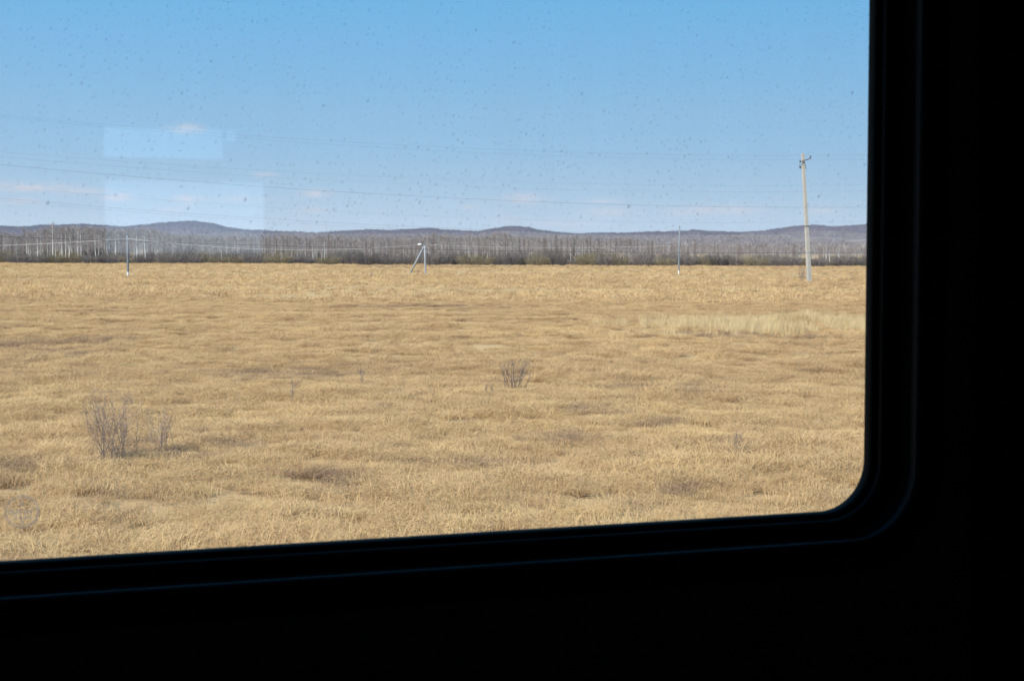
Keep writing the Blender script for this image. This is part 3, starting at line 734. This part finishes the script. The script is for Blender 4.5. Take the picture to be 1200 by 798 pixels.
# the glass, with its specks of dirt
def m_pane():
    m, n, o = mat('dusty_window_glass')
    oc = objco(n); s3 = n.add('ShaderNodeSeparateXYZ'); n.put(s3.inputs[0], oc)
    cb_ = n.add('ShaderNodeCombineXYZ'); n.put(cb_.inputs[0], n.m('ADD', s3.outputs[0], n.m('MULTIPLY', s3.outputs[2], -.35))); n.put(cb_.inputs[1], n.m('MULTIPLY', s3.outputs[2], .75))
    dist = n.add('ShaderNodeTexNoise'); n.put(dist.inputs['Vector'], oc); dist.inputs['Scale'].default_value = 500
    vm = n.add('ShaderNodeVectorMath', operation='MULTIPLY_ADD'); n.put(vm.inputs[0], dist.outputs['Color']); vm.inputs[1].default_value = (.0012, .0012, 0); n.put(vm.inputs[2], cb_.outputs[0])
    def specks(cell, thr, rmax, st):
        vo = n.add('ShaderNodeTexVoronoi', voronoi_dimensions='2D'); n.put(vo.inputs['Vector'], vm.outputs[0]); vo.inputs['Scale'].default_value = 1 / cell
        sc_ = n.add('ShaderNodeSeparateColor'); n.put(sc_.inputs[0], vo.outputs['Color'])
        rad = n.m('MULTIPLY', n.m('DIVIDE', n.m('SUBTRACT', sc_.outputs[0], thr), 1 - thr, clamp=True), rmax)
        e = n.m('SUBTRACT', 1, n.m('DIVIDE', vo.outputs['Distance'], n.m('ADD', rad, 1e-4)), clamp=True)
        return n.m('MULTIPLY', n.m('MULTIPLY', e, 1.7, clamp=True), n.m('MULTIPLY', n.m('MULTIPLY_ADD', sc_.outputs[1], .8, .2), st))
    cover = n.m('MULTIPLY_ADD', n.noise(oc, 9, 4, .7), 2.6, -.8, clamp=True)
    k1 = n.m('MULTIPLY', specks(.0040, .25, .21, .38), n.m('MULTIPLY_ADD', cover, .8, .25))
    k2 = specks(.028, .5, .045, .45); k3 = n.m('MULTIPLY', specks(.0030, .4, .30, .24), cover)
    dirt = n.m('MAXIMUM', k1, n.m('MAXIMUM', k2, k3))
    fr = n.add('ShaderNodeFresnel'); fr.inputs[0].default_value = 1.5
    tr = n.add('ShaderNodeBsdfTransparent'); tr.inputs[0].default_value = (.965, .985, .985, 1)
    gl = n.add('ShaderNodeBsdfGlossy'); gl.inputs['Roughness'].default_value = .025
    m1 = n.add('ShaderNodeMixShader'); n.put(m1.inputs[0], n.m('MULTIPLY', fr.outputs[0], 3.4)); n.t.links.new(tr.outputs[0], m1.inputs[1]); n.t.links.new(gl.outputs[0], m1.inputs[2])
    df = n.add('ShaderNodeBsdfTranslucent'); df.inputs[0].default_value = (.05, .055, .06, 1)
    fl = n.add('ShaderNodeBsdfTranslucent'); fl.inputs[0].default_value = (.55, .55, .55, 1)
    film = n.m('MULTIPLY', n.m('MULTIPLY_ADD', n.noise(n.scale(oc, (9, 1, 1.6)), 4, 4, .65), 2.2, -.6, clamp=True), .055)
    m0 = n.add('ShaderNodeMixShader'); n.put(m0.inputs[0], film); n.t.links.new(m1.outputs[0], m0.inputs[1]); n.t.links.new(fl.outputs[0], m0.inputs[2]); m1 = m0
    m2 = n.add('ShaderNodeMixShader'); n.put(m2.inputs[0], dirt); n.t.links.new(m1.outputs[0], m2.inputs[1]); n.t.links.new(df.outputs[0], m2.inputs[2])
    n.t.links.new(m2.outputs[0], o.inputs[0])
    return m
pts = rr(.004, 0)
pane = obj('window_pane', mesh('window_pane', pts, [tuple(range(len(pts)))], m_pane()), car)
pane.data.flip_normals() if pane.data.polygons[0].normal.y > 0 else None
# the round stamp on the glass
def m_stamp():
    m, n, o = mat('frosted_stamp')
    t = n.add('ShaderNodeBsdfTranslucent'); t.inputs[0].default_value = (.60, .57, .58, 1)
    tr = n.add('ShaderNodeBsdfTransparent'); ms = n.add('ShaderNodeMixShader')
    n.put(ms.inputs[0], n.m('MULTIPLY_ADD', n.noise(objco(n), 900, 2), 5e-1, .12, clamp=True)); n.t.links.new(tr.outputs[0], ms.inputs[1]); n.t.links.new(t.outputs[0], ms.inputs[2]); n.t.links.new(ms.outputs[0], o.inputs[0])
    return m
c0 = pane_hit(26, 599); rad = (pane_hit(47, 599) - pane_hit(6, 599)).length / 2; v, f = [], []
def q2(x, z): v.append(Vector((c0.x + x * rad, -.0012, c0.z + z * rad))); return len(v) - 1
n_ = 40
for i in range(n_):
    a, b2 = 2 * PI * i / n_, 2 * PI * (i + 1) / n_
    f.append((q2(math.cos(a) * .86, math.sin(a) * .86), q2(math.cos(b2) * .86, math.sin(b2) * .86), q2(math.cos(b2), math.sin(b2)), q2(math.cos(a), math.sin(a))))
def stroke(x0, z0, x1, z1, w_=.05):
    d = Vector((x1 - x0, z1 - z0)).normalized(); nx_, nz_ = -d.y * w_, d.x * w_
    f.append((q2(x0 - nx_, z0 - nz_), q2(x1 - nx_, z1 - nz_), q2(x1 + nx_, z1 + nz_), q2(x0 + nx_, z0 + nz_)))
stroke(-.1, .78, -.08, .42); stroke(-.08, .42, .12, .42); stroke(.12, .42, -.08, .72)
for gx, g in ((-.62, 'n'), (-.36, 'o'), (-.08, 'i'), (.2, 'o'), (.5, 'v')):
    if g in 'no': stroke(gx - .09, -.12, gx - .09, .14); stroke(gx + .09, -.12, gx + .09, .14); stroke(gx - .09, .14 if g == 'n' else -.12, gx + .09, .14 if g == 'n' else -.12)
    if g == 'i': stroke(gx - .06, -.12, gx - .06, .16); stroke(gx - .06, -.1, gx + .1, .1)
    if g == 'v': stroke(gx - .1, .14, gx, -.12); stroke(gx, -.12, gx + .12, .2)
for gx in (-.42, -.12, .18, .46): stroke(gx - .09, -.46, gx + .02, -.22); stroke(gx + .02, -.22, gx + .1, -.46)
stroke(-.02, -.5, -.02, -.78); stroke(-.02, -.78, .1, -.62)
st = obj('round_stamp', mesh('round_stamp', v, f, m_stamp()), pane); tag(st, 'small round frosted mark etched in the glass')

# ------------------------------------------------------------------ haze
def haze():
    m, n, o = mat('thin_air_haze')
    vol = n.add('ShaderNodeVolumePrincipled'); vol.inputs['Color'].default_value = (.66, .80, 1, 1); vol.inputs['Density'].default_value = HAZE; vol.inputs['Anisotropy'].default_value = 0.0
    n.t.links.new(vol.outputs[0], o.inputs['Volume'])
    v, f = [], []; box(v, f, -9500, 9500, -3500, 9500, -4, 190)
    ob = obj('haze', mesh('haze', v, f, m)); tag(ob, 'thin bluish spring haze over the plain and hills', 'haze', kind='stuff')
HAZE = 5.5e-5
haze()
